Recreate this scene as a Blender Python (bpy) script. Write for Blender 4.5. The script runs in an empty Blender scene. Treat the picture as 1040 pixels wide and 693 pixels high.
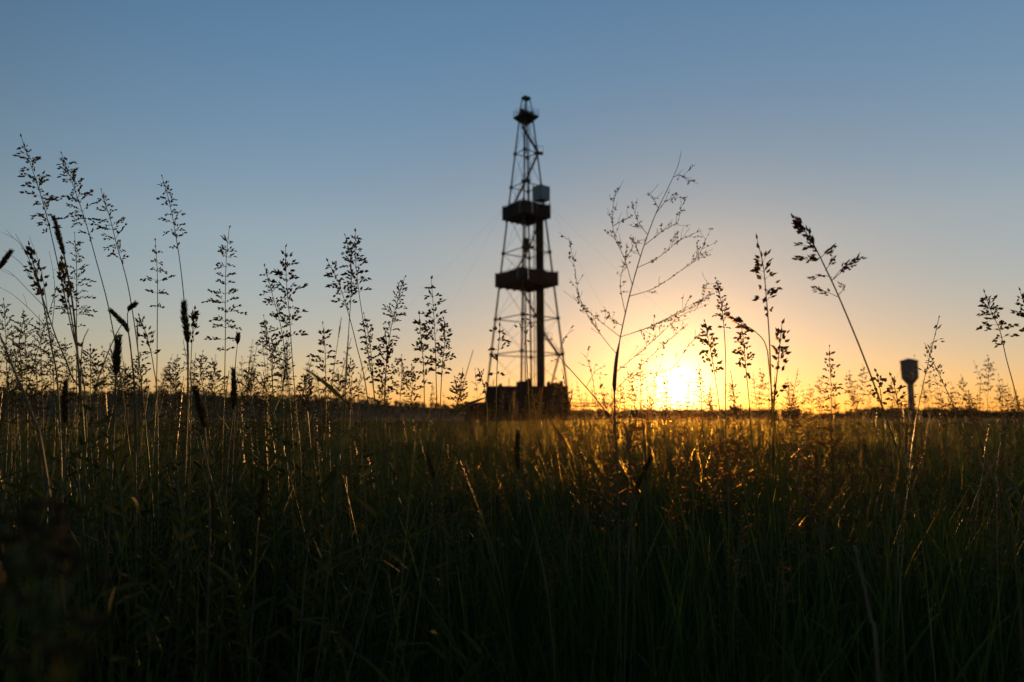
import bpy, math, random
import numpy as np
from mathutils import Vector, Matrix
R = math.radians
random.seed(7); rng = np.random.default_rng(7)
S = bpy.context.scene
COL = S.collection
# ------------------------------------------------------------------ camera
CAM_H = 0.8; PITCH = R(6.38)
cd = bpy.data.cameras.new('camera'); cam = bpy.data.objects.new('camera', cd); COL.objects.link(cam); S.camera = cam
cam.location = (0, 0, CAM_H); cam.rotation_euler = (R(90)+PITCH, 0, 0)
cd.lens = 24; cd.sensor_width = 36; cd.clip_start = .02; cd.clip_end = 9000
cd.dof.use_dof = True; cd.dof.focus_distance = 1.75; cd.dof.aperture_fstop = 3.2; cd.dof.aperture_blades = 7
# ------------------------------------------------------------------ sky and sun
SUN_EL, SUN_AZ = 2.05, 13.6
sdir = Vector((math.sin(R(SUN_AZ))*math.cos(R(SUN_EL)), math.cos(R(SUN_AZ))*math.cos(R(SUN_EL)), math.sin(R(SUN_EL))))
wd = bpy.data.worlds.new('World'); S.world = wd; wd.use_nodes = True
nt = wd.node_tree; N = nt.nodes; LK = nt.links
def nd(t, **k):
    n = N.new(t)
    for a, v in k.items(): setattr(n, a, v)
    return n
sk = nd('ShaderNodeTexSky', sky_type='NISHITA', sun_disc=False, sun_elevation=R(3.2), sun_rotation=R(SUN_AZ),
        air_density=1.0, dust_density=.25, ozone_density=1.1)
tc = nd('ShaderNodeTexCoord')
nrm = nd('ShaderNodeVectorMath', operation='NORMALIZE'); LK.new(tc.outputs['Generated'], nrm.inputs[0])
sep = nd('ShaderNodeSeparateXYZ'); LK.new(nrm.outputs[0], sep.inputs[0])
tint = nd('ShaderNodeValToRGB'); LK.new(sep.outputs[2], tint.inputs[0])
cr = tint.color_ramp; cr.elements[0].position = 0; cr.elements[0].color = (.62, .53, .78, 1)
cr.elements[1].position = 1; cr.elements[1].color = (.40, .75, 1.15, 1)
for p, c in ((.10, (.72, .64, .80, 1)), (.25, (.83, .83, .95, 1)), (.48, (.62, .855, 1.14, 1))):
    e = cr.elements.new(p); e.color = c
mul = nd('ShaderNodeVectorMath', operation='MULTIPLY'); LK.new(sk.outputs[0], mul.inputs[0]); LK.new(tint.outputs[0], mul.inputs[1])
bg1 = N['Background']
far = nd('ShaderNodeMapRange', interpolation_type='SMOOTHSTEP')
for i_, v_ in enumerate((0, .14, .72, 1.0, 1.42)):
    if i_: far.inputs[i_].default_value = v_
dim = nd('ShaderNodeMapRange', interpolation_type='SMOOTHSTEP')
for i_, v_ in enumerate((0, .78, 1.3, 1.0, .58)):
    if i_: dim.inputs[i_].default_value = v_
fd = nd('ShaderNodeMath', operation='MULTIPLY'); LK.new(far.outputs[0], fd.inputs[0]); LK.new(dim.outputs[0], fd.inputs[1])
mul2 = nd('ShaderNodeVectorMath', operation='SCALE'); LK.new(mul.outputs[0], mul2.inputs[0]); LK.new(fd.outputs[0], mul2.inputs['Scale'])
LK.new(mul2.outputs[0], bg1.inputs[0]); bg1.inputs[1].default_value = .145
# the sun's aureole and disc: a function of the angle to the sun
dot = nd('ShaderNodeVectorMath', operation='DISTANCE'); LK.new(nrm.outputs[0], dot.inputs[0]); dot.inputs[1].default_value = sdir
def m(op, a, b=None, c=None):
    n = nd('ShaderNodeMath', operation=op)
    for i, v in enumerate((a, b, c)):
        if v is None: continue
        if isinstance(v, (int, float)): n.inputs[i].default_value = v
        else: LK.new(v, n.inputs[i])
    return n.outputs[0]
d_ = dot.outputs[1]; LK.new(d_, far.inputs[0]); LK.new(d_, dim.inputs[0])
def glow(width, amp, col):
    g = m('MULTIPLY', m('EXPONENT', m('MULTIPLY', d_, -1/width)), amp)
    s = nd('ShaderNodeVectorMath', operation='SCALE'); s.inputs[0].default_value = col; LK.new(g, s.inputs['Scale'])
    return s.outputs[0]
def vadd(a, b):
    n = nd('ShaderNodeVectorMath', operation='ADD'); LK.new(a, n.inputs[0]); LK.new(b, n.inputs[1]); return n.outputs[0]
au = vadd(glow(.021, 14.0, (1, .66, .22)), glow(.08, .55, (1, .44, .06)))
disc = m('SMOOTH_MIN', m('MAXIMUM', m('MULTIPLY', m('SUBTRACT', .011, d_), 8000), 0), 12, .1)
dsc = nd('ShaderNodeVectorMath', operation='SCALE'); dsc.inputs[0].default_value = (1, .85, .55); LK.new(disc, dsc.inputs['Scale'])
au = vadd(au, dsc.outputs[0])
bg2 = nd('ShaderNodeBackground'); LK.new(au, bg2.inputs[0]); bg2.inputs[1].default_value = 1
ads = nd('ShaderNodeAddShader'); LK.new(bg1.outputs[0], ads.inputs[0]); LK.new(bg2.outputs[0], ads.inputs[1])
LK.new(ads.outputs[0], N['World Output'].inputs['Surface'])
sl = bpy.data.lights.new('sun', 'SUN'); sl.energy = 2.8; sl.angle = R(.5); sl.color = (1, .45, .11)
so = bpy.data.objects.new('sun', sl); COL.objects.link(so); so.rotation_euler = sdir.to_track_quat('Z', 'Y').to_euler()
S.view_settings.view_transform = 'Standard'; S.view_settings.look = 'None'; S.view_settings.exposure = 0; S.view_settings.gamma = 1
S.cycles.max_bounces = 6; S.cycles.diffuse_bounces = 2; S.cycles.transmission_bounces = 3; S.cycles.volume_bounces = 0

# ------------------------------------------------------------------ helpers
FP = 693.0
cp, sp_ = math.cos(PITCH), math.sin(PITCH)
def P(px, py, Y):
    """point seen at photo pixel (px, py) at forward distance Y metres"""
    x, y = (px-520)/FP, (346.5-py)/FP
    v = Vector((x, cp-y*sp_, sp_+y*cp)); v *= Y/v.y
    return Vector((v.x, v.y, v.z+CAM_H))

class MB:
    def __init__(s): s.v = []; s.f = []; s.m = []
    def add(s, vs, fs, mi=0):
        o = len(s.v); s.v += [tuple(v) for v in vs]; s.f += [tuple(i+o for i in f) for f in fs]; s.m += [mi]*len(fs)
    def tube(s, pts, rad, n=4, mi=0, cap=True):
        pts = [Vector(p) for p in pts]
        if not hasattr(rad, '__len__'): rad = [rad]*len(pts)
        vs = []; fs = []
        for i, p in enumerate(pts):
            t = (pts[min(i+1, len(pts)-1)]-pts[max(i-1, 0)])
            t = t.normalized() if t.length > 1e-9 else Vector((0, 0, 1))
            a = t.cross(Vector((.31, .95, .02))); 
            if a.length < .05: a = t.cross(Vector((1, 0, 0)))
            a.normalize(); b = t.cross(a)
            for k in range(n):
                w = 2*math.pi*k/n; vs.append(p+(a*math.cos(w)+b*math.sin(w))*rad[i])
        for i in range(len(pts)-1):
            for k in range(n):
                fs.append((i*n+k, i*n+(k+1) % n, (i+1)*n+(k+1) % n, (i+1)*n+k))
        if cap: fs.append(tuple(range(n))[::-1]); fs.append(tuple(range((len(pts)-1)*n, len(pts)*n)))
        s.add(vs, fs, mi)
    def box(s, c, h, rz=0, mi=0, rot=None):
        M = rot if rot else Matrix.Rotation(rz, 3, 'Z'); c = Vector(c)
        vs = [c+M@Vector((x*h[0], y*h[1], z*h[2])) for x in (-1, 1) for y in (-1, 1) for z in (-1, 1)]
        s.add(vs, [(0, 1, 3, 2), (4, 6, 7, 5), (0, 4, 5, 1), (2, 3, 7, 6), (0, 2, 6, 4), (1, 5, 7, 3)], mi)
    def beam(s, a, b, w, h=None, mi=0):
        a, b = Vector(a), Vector(b); t = b-a; L = t.length; t.normalize()
        u = Vector((0, 0, 1)).cross(t)
        if u.length < .01: u = Vector((1, 0, 0))
        u.normalize(); w2 = t.cross(u)
        M = Matrix((t, u, w2)).transposed()
        s.box((a+b)/2, (L/2, w/2, (h or w)/2), mi=mi, rot=M)
    def spikelet(s, p, d, L, w, mi=1):
        """a small spindle of overlapping glumes, pointed at the tip, slightly flattened"""
        d = d.normalized(); a = d.cross(Vector((random.uniform(-1, 1), random.uniform(-1, 1), .3)))
        if a.length < .05: a = d.cross(Vector((1, 0, 0)))
        a.normalize(); b = d.cross(a)
        q = p+d*L*.38
        vs = [p, q+a*w, q+b*w*.55, q-a*w, q-b*w*.55, p+d*L+a*w*random.uniform(-.5, .5)]
        s.add(vs, [(0, 1, 2), (0, 2, 3), (0, 3, 4), (0, 4, 1), (5, 2, 1), (5, 3, 2), (5, 4, 3), (5, 1, 4)], mi)
    def blade(s, p, d, L, w, droop=.5, n=4, mi=0, side=None):
        d = Vector(d).normalized(); p = Vector(p)
        side = side or d.cross(Vector((random.uniform(-1, 1), random.uniform(-1, 1), .2))).normalized()
        vs = []; fs = []; q = p.copy()
        for i in range(n+1):
            t = i/n; ww = w*(.55+.45*min(1, t*4))*(1-t**2.2)
            fold = d.cross(side).normalized()*ww*.35
            if i < n: vs += [q-side*ww+fold, q, q+side*ww+fold]
            else: vs.append(q)
            d = (d+Vector((d.x*.15, d.y*.15, -1))*droop*.32*(t+.15)).normalized(); q = q+d*L/n
        for i in range(n-1):
            o = i*3; fs += [(o, o+1, o+4, o+3), (o+1, o+2, o+5, o+4)]
        o = (n-1)*3; fs += [(o, o+1, o+3), (o+1, o+2, o+3)]
        s.add(vs, fs, mi)
    def build(s, name, mats, parent=None, off=None, smooth=False):
        me = bpy.data.meshes.new(name)
        o = Vector(off) if off else (parent.location if parent is not None and parent.type == 'EMPTY' else Vector((0, 0, 0)))
        me.from_pydata([(v[0]-o.x, v[1]-o.y, v[2]-o.z) for v in s.v], [], s.f)
        if not isinstance(mats, (list, tuple)): mats = [mats]
        for mt in mats: me.materials.append(mt)
        if len(mats) > 1: me.polygons.foreach_set('material_index', s.m)
        if smooth: me.polygons.foreach_set('use_smooth', [True]*len(s.f))
        ob = bpy.data.objects.new(name, me); COL.objects.link(ob)
        if parent is not None: ob.parent = parent
        elif off: ob.location = o
        return ob
def empty(name, loc, label, cat, group=None):
    o = bpy.data.objects.new(name, None); COL.objects.link(o); o.location = loc; o.empty_display_size = .1
    o['label'] = label; o['category'] = cat
    if group: o['group'] = group
    return o
def setting(o, kind='structure', label=None, cat=None):
    o['kind'] = kind
    if label: o['label'] = label; o['category'] = cat
    return o

# ------------------------------------------------------------------ materials
def mat(name, col, col2=None, scale=5, rough=.7, trans=0, spec=.3, metal=0, bump=0, detail=3, tcol=None, island=False):
    mt = bpy.data.materials.new(name); mt.use_nodes = True; t = mt.node_tree; n = t.nodes; l = t.links
    b = n['Principled BSDF']; b.inputs['Roughness'].default_value = rough; b.inputs['Specular IOR Level'].default_value = spec
    b.inputs['Metallic'].default_value = metal
    c_out = None
    if col2:
        co = n.new('ShaderNodeTexCoord'); no = n.new('ShaderNodeTexNoise'); no.inputs['Scale'].default_value = scale
        no.inputs['Detail'].default_value = detail; l.new(co.outputs['Object'], no.inputs['Vector'])
        rp = n.new('ShaderNodeValToRGB'); rp.color_ramp.elements[0].position = .35; rp.color_ramp.elements[1].position = .65
        rp.color_ramp.elements[0].color = (*col, 1); rp.color_ramp.elements[1].color = (*col2, 1)
        if island:
            ge = n.new('ShaderNodeNewGeometry'); mx = n.new('ShaderNodeMath'); mx.operation = 'MULTIPLY_ADD'
            mx.inputs[1].default_value = .35; l.new(ge.outputs['Random Per Island'], mx.inputs[0]); oi = n.new('ShaderNodeObjectInfo')
            m2 = n.new('ShaderNodeMath'); m2.operation = 'MULTIPLY'; m2.inputs[1].default_value = .4
            m4 = n.new('ShaderNodeMath'); m4.operation = 'MULTIPLY_ADD'; m4.inputs[1].default_value = .25; l.new(oi.outputs['Random'], m4.inputs[0]); l.new(no.outputs[0], m2.inputs[0]); l.new(m2.outputs[0], m4.inputs[2]); m2 = m4; l.new(m2.outputs[0], mx.inputs[2]); l.new(mx.outputs[0], rp.inputs[0])
        else: l.new(no.outputs[0], rp.inputs[0])
        c_out = rp.outputs[0]; l.new(c_out, b.inputs['Base Color'])
        if bump:
            bp = n.new('ShaderNodeBump'); bp.inputs['Strength'].default_value = bump; bp.inputs['Distance'].default_value = .02
            l.new(no.outputs[0], bp.inputs['Height']); l.new(bp.outputs[0], b.inputs['Normal'])
    else: b.inputs['Base Color'].default_value = (*col, 1)
    if trans:
        tr = n.new('ShaderNodeBsdfTranslucent'); mx = n.new('ShaderNodeMixShader'); mx.inputs[0].default_value = trans
        if tcol or not c_out: tr.inputs[0].default_value = (*(tcol or col), 1)
        else: l.new(c_out, tr.inputs[0])
        # plant tissue passes light mostly onwards: a rough refraction beside the even translucency
        rf = n.new('ShaderNodeBsdfRefraction'); rf.inputs['Roughness'].default_value = .46; rf.inputs['IOR'].default_value = 1.12
        hs_ = n.new('ShaderNodeHueSaturation'); hs_.inputs['Value'].default_value = 2.4; hs_.inputs['Color'].default_value = (*col, 1)
        if c_out: l.new(c_out, hs_.inputs['Color'])
        am = n.new('ShaderNodeMix'); am.data_type = 'RGBA'; am.inputs[0].default_value = .40; am.inputs[7].default_value = (.42, .20, .07, 1)
        l.new(hs_.outputs[0], am.inputs[6]); l.new(am.outputs[2], rf.inputs[0]); l.new(hs_.outputs[0], tr.inputs[0])
        m3 = n.new('ShaderNodeMixShader'); m3.inputs[0].default_value = .55; l.new(tr.outputs[0], m3.inputs[1]); l.new(rf.outputs[0], m3.inputs[2]); tr = m3
        l.new(b.outputs[0], mx.inputs[1]); l.new(tr.outputs[0], mx.inputs[2]); l.new(mx.outputs[0], n['Material Output'].inputs[0])
    return mt
M = {}
M['stem'] = mat('green_stem', (.045, .095, .018), (.10, .14, .03), 9, .3, .4, .8, island=True)
M['head'] = mat('seed_head', (.06, .055, .028), (.15, .13, .06), 30, .6, .55, .3, island=True)
M['spike'] = mat('dark_spike', (.12, .075, .04), (.22, .15, .075), 60, .7, .3, .2, bump=.5)
M['leaf'] = mat('grass_blade', (.024, .056, .010), (.078, .115, .022), 4, .52, .42, .25, island=True)
M['herb'] = mat('herb_leaf', (.030, .048, .011), (.062, .072, .018), 12, .6, .25, .15, island=True)
M['dry'] = mat('dry_stem', (.12, .10, .065), (.20, .17, .11), 12, .5, .1, .4)
M['twig'] = mat('weed_stem', (.09, .07, .035), (.16, .12, .05), 15, .55, .05, .35)
M['bud'] = mat('weed_bud', (.13, .10, .03), (.25, .18, .05), 40, .6, .35, .3, island=True)
M['flower'] = mat('faded_flower', (.04, .034, .016), (.08, .06, .026), 30, .8, .25, .2, island=True)
M['soil'] = mat('soil', (.035, .028, .016), (.06, .05, .025), 3, .95, 0, .1, bump=.4)
M['steel'] = mat('dark_painted_steel', (.014, .013, .013), (.03, .024, .02), 2.5, .6, 0, .4)
M['plate'] = mat('weathered_black_sheet', (.009, .009, .010), (.018, .016, .015), 1.2, .75, 0, .3, bump=.2)
M['pipe'] = mat('rusty_pipe', (.014, .011, .010), (.03, .02, .015), 3, .65, 0, .3)
M['cabin'] = mat('pale_blue_sheet_metal', (.20, .30, .34), (.28, .38, .41), 1.5, .5, 0, .4)
M['tank'] = mat('grey_tank_metal', (.11, .105, .10), (.17, .15, .135), .8, .6, 0, .4)
M['tree'] = mat('tree_leaves', (.025, .03, .012), (.05, .05, .02), .3, .8, 0, .1, island=True)
M['bark'] = mat('bark', (.05, .04, .03), (.08, .06, .04), 1, .9)
M['roof'] = mat('grey_blue_roofing', (.09, .11, .13), (.14, .16, .18), .5, .7)

# ------------------------------------------------------------------ terrain
gb = MB()
nx, ny = 60, 60
xs = [math.copysign(abs(t)**2.2*4000, t) for t in np.linspace(-1, 1, nx)]
ys = [math.copysign(abs(t)**2.2*4000, t) for t in np.linspace(-1, 1, ny)]
gv = [(x, y, (0 if math.hypot(x, y) < 3 else .05*math.sin(x*.35+1)*math.cos(y*.31)*min(1, 60/math.hypot(x, y)))) for y in ys for x in xs]
gb.add(gv, [(j*nx+i, j*nx+i+1, (j+1)*nx+i+1, (j+1)*nx+i) for j in range(ny-1) for i in range(nx-1)])
setting(gb.build('ground', M['soil'], smooth=True))
def gz(x, y): return 0 if math.hypot(x, y) < 3 else .05*math.sin(x*.35+1)*math.cos(y*.31)*min(1, 60/math.hypot(x, y))
# low hill on the left, running out behind the derrick
def hill_h(x, y):
    # ridge line height at distance ~900 m
    t = min(1, max(0, (-x+20)/600)); base = 32*t**.42 if x < 20 else 0
    k = math.exp(-((y-900-.1*x)/230)**2)
    return base*k*(1+.06*math.sin(x*.013)+.05*math.sin(x*.031+2))
hb = MB(); hx = np.linspace(-1700, 60, 70); hy = np.linspace(350, 1500, 24)
hb.add([(x, y, hill_h(x, y)-.8) for y in hy for x in hx], [(j*70+i, j*70+i+1, (j+1)*70+i+1, (j+1)*70+i) for j in range(23) for i in range(69)])
setting(hb.build('hills', mat('meadow_hill', (.02, .026, .01), (.035, .035, .015), .02, .95, 0, .1), smooth=True))

# ------------------------------------------------------------------ batches built by numpy: templates -> one mesh
def tri_template(mb):
    F = []; MI = []
    for f, mi in zip(mb.f, mb.m):
        for k in range(1, len(f)-1): F.append((f[0], f[k], f[k+1])); MI.append(mi)
    return np.array(mb.v, np.float32), np.array(F, np.int32), np.array(MI, np.int32)
def scatter(name, temps, pos, scl, mats, tilt=.08, zs=None, rot=None):
    """one stuff object: a point per plant, geometry nodes put one of the template plants on each"""
    pos = np.asarray(pos, np.float32); n = len(pos)
    src = bpy.data.collections.new(name+'_kinds')          # kept out of the scene, only instanced
    for k, (v, f, mi) in enumerate(temps):
        me = bpy.data.meshes.new(name+'_kind'); me.from_pydata(v.tolist(), [], f.tolist())
        for mt in mats: me.materials.append(mt)
        me.polygons.foreach_set('material_index', mi); me.update()
        src.objects.link(bpy.data.objects.new(name+'_kind', me))
    me = bpy.data.meshes.new(name); me.vertices.add(n); me.vertices.foreach_set('co', pos.ravel())
    rt = np.stack([rng.normal(0, tilt, n), rng.normal(0, tilt, n), rng.uniform(0, 6.283, n)], -1).astype(np.float32)
    for an, ty, val, key in (('turn', 'FLOAT_VECTOR', rt.ravel(), 'vector'), ('size', 'FLOAT', np.asarray(scl, np.float32), 'value'), ('pick', 'INT', rng.integers(0, len(temps), n).astype(np.int32), 'value')):
        at = me.attributes.new(an, ty, 'POINT'); at.data.foreach_set(key, val)
    ob = bpy.data.objects.new(name, me); COL.objects.link(ob); ob['kind'] = 'stuff'
    for mt in mats: me.materials.append(mt)
    g = bpy.data.node_groups.new(name, 'GeometryNodeTree')
    g.interface.new_socket('Geometry', in_out='INPUT', socket_type='NodeSocketGeometry'); g.interface.new_socket('Geometry', in_out='OUTPUT', socket_type='NodeSocketGeometry')
    gi, go = g.nodes.new('NodeGroupInput'), g.nodes.new('NodeGroupOutput'); ci = g.nodes.new('GeometryNodeCollectionInfo')
    ci.inputs['Collection'].default_value = src; ci.inputs['Separate Children'].default_value = True; ci.inputs['Reset Children'].default_value = True
    io = g.nodes.new('GeometryNodeInstanceOnPoints'); io.inputs['Pick Instance'].default_value = True; er = g.nodes.new('FunctionNodeEulerToRotation')
    def na(an, ty): q = g.nodes.new('GeometryNodeInputNamedAttribute'); q.data_type = ty; q.inputs['Name'].default_value = an; return q.outputs['Attribute']
    L = g.links.new
    L(gi.outputs[0], io.inputs['Points']); L(ci.outputs[0], io.inputs['Instance']); L(na('pick', 'INT'), io.inputs['Instance Index'])
    L(na('turn', 'FLOAT_VECTOR'), er.inputs[0]); L(er.outputs[0], io.inputs['Rotation']); L(na('size', 'FLOAT'), io.inputs['Scale']); L(io.outputs[0], go.inputs[0])
    ob.modifiers.new('plants', 'NODES').node_group = g
    return ob
def wedge(n, r0, r1, half=48, power=1.0, off=0):
    u = rng.uniform(0, 1, n)**power; r = np.sqrt(r0**2+(r1**2-r0**2)*u); a = np.radians(rng.uniform(-half, half, n))
    x = r*np.sin(a); y = r*np.cos(a)+off
    return np.stack([x, y, np.zeros(n)], -1)

# ------------------------------------------------------------------ panicle grass builder
def curve(pts, n):
    """Catmull-Rom through pts, n samples per span"""
    pts = [Vector(p) for p in pts]; Q = [pts[0]*2-pts[1]]+pts+[pts[-1]*2-pts[-2]]; out = []
    for i in range(1, len(Q)-2):
        a, b, c, d = Q[i-1:i+3]
        for k in range(n):
            t = k/n
            out.append(.5*((2*b)+(c-a)*t+(2*a-5*b+4*c-d)*t*t+(3*b-a-3*c+d)*t**3))
    out.append(pts[-1].copy()); return out
def along(cv, t):
    """point and tangent at arc fraction t"""
    L = [0]
    for i in range(1, len(cv)): L.append(L[-1]+(cv[i]-cv[i-1]).length)
    s = t*L[-1]
    for i in range(1, len(cv)):
        if L[i] >= s or i == len(cv)-1:
            u = (s-L[i-1])/max(1e-9, L[i]-L[i-1]); return cv[i-1].lerp(cv[i], u), (cv[i]-cv[i-1]).normalized()
def panicle(mb, cv, width, whorls=9, per=3, sp=.007, sw=.0016, dens=1.0, up=.5, droop=.25, clump=False, mi=1, smi=0, lod=1):
    """cv runs from panicle base to its tip; branches in whorls, longest low, seeds on their outer part"""
    if lod == 1: sp *= 1.32; sw *= 1.4
    tip, tt = cv[-1], (cv[-1]-cv[-2]).normalized()
    for k in range(3): mb.spikelet(cv[-1-min(k, len(cv)-1)]-tt*sp*.4*k, tt+Vector((random.uniform(-.3, .3), random.uniform(-.3, .3), 0)), sp, sw, mi)
    for w in range(whorls):
        t = .02+.93*(w/whorls)**.9+random.uniform(-.02, .02)
        if t < 0: t = 0
        p, tg = along(cv, t)
        a0 = random.uniform(0, 6.28)
        bl = width*((1-t)**.62)*(.55+.75*min(1, t*3))
        for b in range(per if random.random() < .8 else per+1):
            L = bl*random.uniform(.45, 1.12)
            if clump and random.random() < .3: continue
            a = a0+b*6.28/per+random.uniform(-.7, .7)
            e1 = tg.cross(Vector((.2, .1, 1) if abs(tg.z) < .9 else (1, .1, 0))).normalized(); e2 = tg.cross(e1)
            out = e1*math.cos(a)+e2*math.sin(a)
            uu = up*random.uniform(.5, 2.2)*(1+t*1.1)
            d = (out+tg*uu).normalized()
            q = p.copy(); pts = [q.copy()]; ns = 4
            for i in range(ns):
                q = q+d*L/ns; d = (d+Vector((0, 0, -droop*random.uniform(.3, 1))) + Vector([random.uniform(-.12, .12) for _ in range(3)])).normalized(); pts.append(q.copy())
            if lod: mb.tube(pts, [.00045, .00042, .00036, .0003, .00022], 3, smi, cap=False)
            else: mb.tube([pts[0], pts[2], pts[-1]], [.0006, .0005, .0004], 3, smi, cap=False)
            nsp = max(2, int(L/sp*2.2*dens)); st = .22 if not clump else .35
            for j in range(nsp):
                u = st+(1-st)*(j+random.random()*.8)/nsp; u = min(u, .999)
                i = int(u*ns); base = pts[i].lerp(pts[i+1], u*ns-i); dd = (pts[i+1]-pts[i]).normalized()
                off = Vector([random.uniform(-1, 1) for _ in range(3)]); 
                if clump: base = base+off*sw*1.3
                mb.spikelet(base+off*sw*.8, dd+off*.45+Vector((0, 0, .12)), sp*random.uniform(.7, 1.15), sw*random.uniform(.8, 1.2), mi)
            mb.spikelet(pts[-1], d, sp, sw, mi)
def spike(mb, cv, r, mi=0, n=9, bristle=90, tipf=.35):
    """dense cylindrical seed head with bristles"""
    k = len(cv); rad = []; r = r*.86; ph = random.uniform(0, 6)
    for i in range(k):
        t = i/(k-1); rad.append(.5*r*(1+.22*math.sin(i*1.9+ph)+.12*math.sin(i*.8))*(.25+.75*min(1, t*3.2))*(1-max(0, t-.4)/.6*(1-tipf*.5))*random.uniform(.8, 1.15))
    mb.tube(cv, rad, n, mi)
    for j in range(bristle):
        t = random.uniform(0, .99); p, tg = along(cv, t)
        a = random.uniform(0, 6.28); e1 = tg.cross(Vector((1, .2, .1))).normalized(); e2 = tg.cross(e1)
        o = e1*math.cos(a)+e2*math.sin(a); rr = rad[min(k-1, int(t*(k-1)))]
        mb.spikelet(p+o*rr*.7, o*.6+tg*1.2, r*random.uniform(.9, 1.9), r*.09, 2)

# ================================================================== DRILLING DERRICK
D = 110.0
db = P(535, 424, D); DX = db.x; DY = D
rig = empty('drilling_derrick', (DX, DY, 0), 'tall lattice steel oil drilling derrick with two boxed-in platforms left of the sun', 'derrick')
ROT = R(45-8.5)
def hz(py, dist=D): return CAM_H+dist*math.tan(PITCH+math.atan((346.5-py)/FP))
def HW(z):   # half side of the square at height z
    z0, z1 = hz(393), hz(127); dg0, dg1 = 12.9/2, 2.55/2
    t = (z-z0)/(z1-z0); return (dg0+(dg1-dg0)*t)/math.sqrt(2)
cR, sR = math.cos(ROT), math.sin(ROT)
def L2W(x, y, z): return Vector((DX+x*cR-y*sR, DY+x*sR+y*cR, z))
CN = [(-1, -1), (1, -1), (1, 1), (-1, 1)]   # after rotation (-1,-1) faces the camera
def C(i, z, k=1.0): h = HW(z)*k; return L2W(CN[i % 4][0]*h, CN[i % 4][1]*h, z)
Z0, ZT = hz(394), hz(121)
for i in range(4):
    b = MB(); b.tube([C(i, Z0-4.3), C(i, Z0), C(i, (Z0+ZT)/2), C(i, ZT)], [.17, .17, .15, .12], 10); leg = b.build('leg', M['steel'], rig)
    for z in [hz(v) for v in (360, 324, 257, 190, 156)]:
        f = MB(); c = C(i, z); f.tube([c-Vector((0, 0, .22)), c+Vector((0, 0, .22))], .3, 10); f.build('flange', M['steel'], leg, off=rig.location)
belts = [hz(v) for v in (360, 324, 284, 257, 216, 190, 156)]
for z in belts:
    for i in range(4):
        b = MB(); b.tube([C(i, z), C(i+1, z)], .085, 6); b.build('girt', M['steel'], rig)
lv = [Z0]+belts+[ZT]
for a, z in enumerate(lv[:-1]):
    for i in range(4):
        for (p, q) in ((C(i, z), C(i+1, lv[a+1])), (C(i+1, z), C(i, lv[a+1]))):
            b = MB(); b.tube([p, q], .018, 4); b.build('tie_rod', M['steel'], rig)
def deck(z0, z1, hw, hwt=None, ribs=True, inner=True):
    """floor plus four boxed sheet walls with posts, z0 floor, z1 top"""
    hwt = hwt or hw
    b = MB(); t = .12
    b.box(L2W(0, 0, z0), (hw, hw, t), ROT); fl = b.build('platform_floor', M['plate'], rig)
    for k in range(5):
        b = MB(); u = -hw+hw*2*(k+.5)/5; b.beam(L2W(u, -hw+.05, z0-.24), L2W(u, hw-.05, z0-.24), .14, .22); b.build('joist', M['steel'], rig)
    for i in range(4):
        a_, b_ = CN[i], CN[(i+1) % 4]
        npan = 6
        for k in range(npan):
            u0, u1 = k/npan, (k+1)/npan; g = .012/hw
            A = Vector((a_[0]+(b_[0]-a_[0])*(u0+g), a_[1]+(b_[1]-a_[1])*(u0+g))); B = Vector((a_[0]+(b_[0]-a_[0])*(u1-g), a_[1]+(b_[1]-a_[1])*(u1-g)))
            b = MB(); n2 = ((A+B)/2); n2 = Vector((n2.x, n2.y)).normalized() if False else n2
            zz1 = z1+random.uniform(-.06, .06); zb = z0+.12
            o1, o2 = 1.0, 1.0-.05/hw
            vs = []
            for q in (A, B):
                for o in (o1, o2):
                    for zz in (zb, zz1):
                        hh = hw+(hwt-hw)*(zz-z0)/(z1-z0); vs.append(L2W(q.x*hh*o, q.y*hh*o, zz))
            b.add(vs, [(0, 1, 3, 2), (4, 6, 7, 5), (0, 4, 5, 1), (2, 3, 7, 6), (0, 2, 6, 4), (1, 5, 7, 3)])
            b.build('wall_panel', M['plate'], rig)
        b = MB(); b.beam(L2W(a_[0]*hw*1.012, a_[1]*hw*1.012, z0-.1), L2W(a_[0]*hwt*1.012, a_[1]*hwt*1.012, z1+.25), .14); b.build('corner_post', M['steel'], rig)
        b = MB(); b.beam(L2W(a_[0]*hwt*1.01, a_[1]*hwt*1.01, z1+.12), L2W(b_[0]*hwt*1.01, b_[1]*hwt*1.01, z1+.12), .06); b.build('rail', M['steel'], rig)
s2 = math.sqrt(2)
dpx = 110/693
deck(hz(222.5), hz(210), 48.6*dpx/2/s2*1.02)
deck(hz(290.5), hz(278), 63*dpx/2/s2*1.02)
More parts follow.
